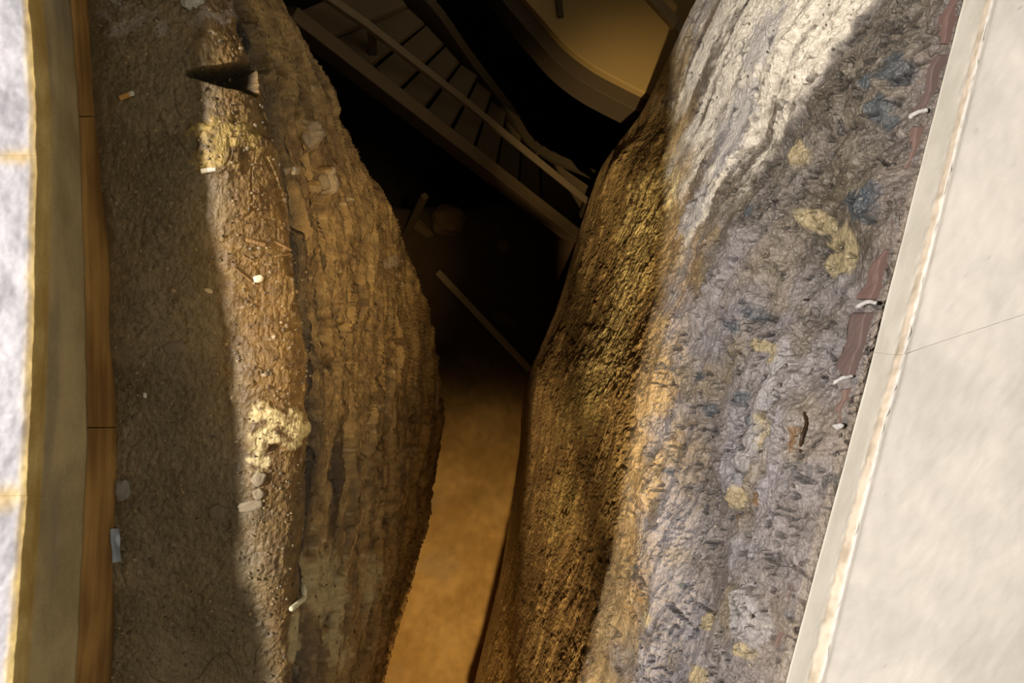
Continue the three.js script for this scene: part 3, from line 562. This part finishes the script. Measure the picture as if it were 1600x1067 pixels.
{ // blue plastic scrap by the board
  const g = new THREE.PlaneGeometry(0.012, 0.05, 6, 16); const a = g.attributes.position; for (let i = 0; i < a.count; i++) a.setZ(i, 0.004 * noise(a.getX(i) * 120, a.getY(i) * 60, 2) + 0.003);
  g.rotateX(-Math.PI / 2); const lo = g.clone(); lo.translate(0, -0.0012, 0); g.computeVertexNormals(); lo.computeVertexNormals();
  const m = std(0.36, 0.42, 0.5, 0.4); m.side = THREE.DoubleSide; const o = mesh('plastic_scrap', mergeGeometries([g, lo]), m); tag(o, 'crumpled pale blue plastic scrap tucked at the foot of the brown board', 'plastic scrap'); put(o, left.at(185, 850), 0.006, 0.05);
}
// gravel and crumbs nobody could count
function crumbs(name, label, face, n, pick, size, colors, kindMat) {
  const g = new THREE.IcosahedronGeometry(1, 0); const m = new THREE.InstancedMesh(g, kindMat, n); const M = new THREE.Matrix4(), q = new THREE.Quaternion(), c = new THREE.Color();
  for (let i = 0; i < n; i++) {
    const s = pick(); q.setFromEuler(new THREE.Euler(rr(0, 6), rr(0, 6), rr(0, 6))); const r = size * Math.pow(rnd(), 2.2) + 0.0006;
    M.compose(s.p.clone().addScaledVector(s.n, r * 0.35), q, new THREE.Vector3(r * rr(0.7, 1.6), r * rr(0.5, 1), r)); m.setMatrixAt(i, M);
    c.setRGB(...colors[Math.floor(rnd() * colors.length)]); m.setColorAt(i, c);
  }
  m.name = numbered(name); m.userData = { kind: 'stuff', label, category: 'gravel' }; sh(m); scene.add(m);
}
function vertexPick(geo, lo, hi) { const p = geo.attributes.position, n = geo.attributes.normal; return () => { for (;;) { const i = Math.floor(rnd() * p.count), d = EYE - p.getY(i), x = 800 + p.getX(i) / d * F, y = 533 + p.getZ(i) / d * F; if (y > -30 && y < 1100 && x > lo(y) && x < hi(y)) return { p: new THREE.Vector3(p.getX(i), p.getY(i), p.getZ(i)), n: new THREE.Vector3(n.getX(i), n.getY(i), n.getZ(i)) }; } }; }
crumbs('gravel', 'fine grit and crumbs strewn over the left earth ledge', left, 3000, vertexPick(left.geo, y => boardL(y) + 3, y => groove(y) + 60), 0.0028, [[0.24, 0.18, 0.10], [0.13, 0.1, 0.06], [0.34, 0.25, 0.13], [0.17, 0.13, 0.08], [0.17, 0.12, 0.06]], std(1, 1, 1, 0.5));
crumbs('render_crumbs', 'loose crumbs clinging to the rough right wall', right, 900, vertexPick(right.geo, y => silR(y) + 60, y => faceR(y) - 12), 0.003, [[0.27, 0.24, 0.2], [0.19, 0.16, 0.13], [0.33, 0.29, 0.22], [0.14, 0.12, 0.1]], std(1, 1, 1, 0.4));
{ const a = P(630, 358, 3.95), b = P(664, 306, 3.7); const p0 = rest(a.x, a.z, 0.03);
  tag(mesh('wooden_prop', bar(new THREE.Vector3(), b.sub(p0), 0.03, 0.03), std(0.16, 0.11, 0.05, 0.85)), 'short wooden prop leaning on the rubble below the stair', 'prop').position.copy(p0); }
// rubble below the stair
{
  const spots = [['broken brown block on the pit floor below the stair, largest of the rubble', 696, 335, 0.085, 0.075, 3.9], ['rough slab of rubble leaning below the stair, left of the largest block', 648, 345, 0.03, 0.07, 3.85], ['small lump of rubble right of the largest block, below the stair foot', 786, 381, 0.035, 0.03, 4.05], ['low flat clod on the dark floor right of the wooden lath', 790, 500, 0.06, 0.025, 4.1]];
  const mats = [std(0.17, 0.10, 0.04, 0.9), std(0.13, 0.085, 0.035, 0.9), std(0.2, 0.13, 0.05, 0.9), std(0.10, 0.055, 0.02, 0.9)];
  spots.forEach(([l, x, y, rx, rz, d], i) => { const p = P(x, y, d), h = Math.min(rx, rz) * 0.8; const o = mesh('rubble_block', stoneGeo(rx, h, rz, i * 3.7 + 1), mats[i]); p.y = floorH(p.x, p.z) + h * 0.5; o.position.copy(p); o.rotation.y = i * 0.9; tag(o, l, 'rubble'); });
}

// ---------------------------------------------------------------- lamps (outside the picture; spots and panel added for light)
function lamp(name, label, pos, target, color, glow, r, cordTo) {
  const t = thing(name, label, 'lamp', pos); const dir = new THREE.Vector3(...target).sub(new THREE.Vector3(...pos)).normalize();
  const q = new THREE.Quaternion().setFromUnitVectors(new THREE.Vector3(0, -1, 0), dir);
  const shade = new THREE.LatheGeometry([[0, 0.14], [r * 0.45, 0.14], [r * 0.6, 0.11], [r * 1.12, 0.005], [r * 1.16, 0.005], [r * 0.66, 0.12], [r * 0.5, 0.15], [0, 0.15]].map(p => new THREE.Vector2(...p)), 32);
  const s = mesh('shade', shade, std(0.12, 0.12, 0.12, 0.5), t); s.quaternion.copy(q);
  const face = new THREE.CylinderGeometry(r, r * 0.98, 0.012, 32); face.translate(0, 0.016, 0); const m = std(0.8, 0.8, 0.8, 0.4); m.emissive = color; m.emissiveIntensity = glow;
  const f = mesh('lens', face, m, t); f.quaternion.copy(q);
  const top = new THREE.Vector3(0, 0.15, 0).applyQuaternion(q), up = new THREE.Vector3(0, 3.6 - pos[1], 0);
  const c = new THREE.CatmullRomCurve3([top, top.clone().lerp(up, 0.2), up]); mesh('cord', new THREE.TubeGeometry(c, 16, 0.006, 8), std(0.03, 0.03, 0.03, 0.6), t);
}
lamp('flood_lamp', 'large neutral flood lamp hanging over the left paving', KEY, KEY_T, new THREE.Color(1, 0.93, 0.88), 3, 0.1);
lamp('added_spot_lamp', 'added small warm spot lamp hanging beside the furthest one over the left paving', WARM, WARM_T, new THREE.Color(1, 0.7, 0.3), 3, 0.06);  // unseen warm spots, added with narrow cones to light wall and bank
lamp('added_spot_lamp', 'second added small warm spot lamp, hanging furthest back over the left paving', WARM2, WARM2_T, new THREE.Color(1, 0.7, 0.32), 3, 0.06);
lamp('added_spot_lamp', 'third added small warm spot lamp, hanging over the right paving', WARM3, WARM3_T, new THREE.Color(1, 0.68, 0.3), 3, 0.06);
lamp('work_lamp', 'warm work lamp hanging down into the pit', PIT, PIT_T, new THREE.Color(1, 0.66, 0.28), 3, 0.04);
{
  const t = thing('added_light_panel', 'added square light panel on the hall ceiling', 'lamp', [2.0, 3.58, 0.5]);  // unseen panel added as a fitting for the fill light
  mesh('frame', new RoundedBoxGeometry(1.26, 0.04, 1.26, 2, 0.01), std(0.7, 0.7, 0.7, 0.5), t);
  const m = std(0.8, 0.8, 0.8, 0.4); m.emissive = new THREE.Color(1, 0.93, 0.84); m.emissiveIntensity = 0.8;
  mesh('diffuser', new THREE.BoxGeometry(1.2, 0.02, 1.2).translate(0, -0.018, 0), m, t);
}
renderer.render(scene, camera);
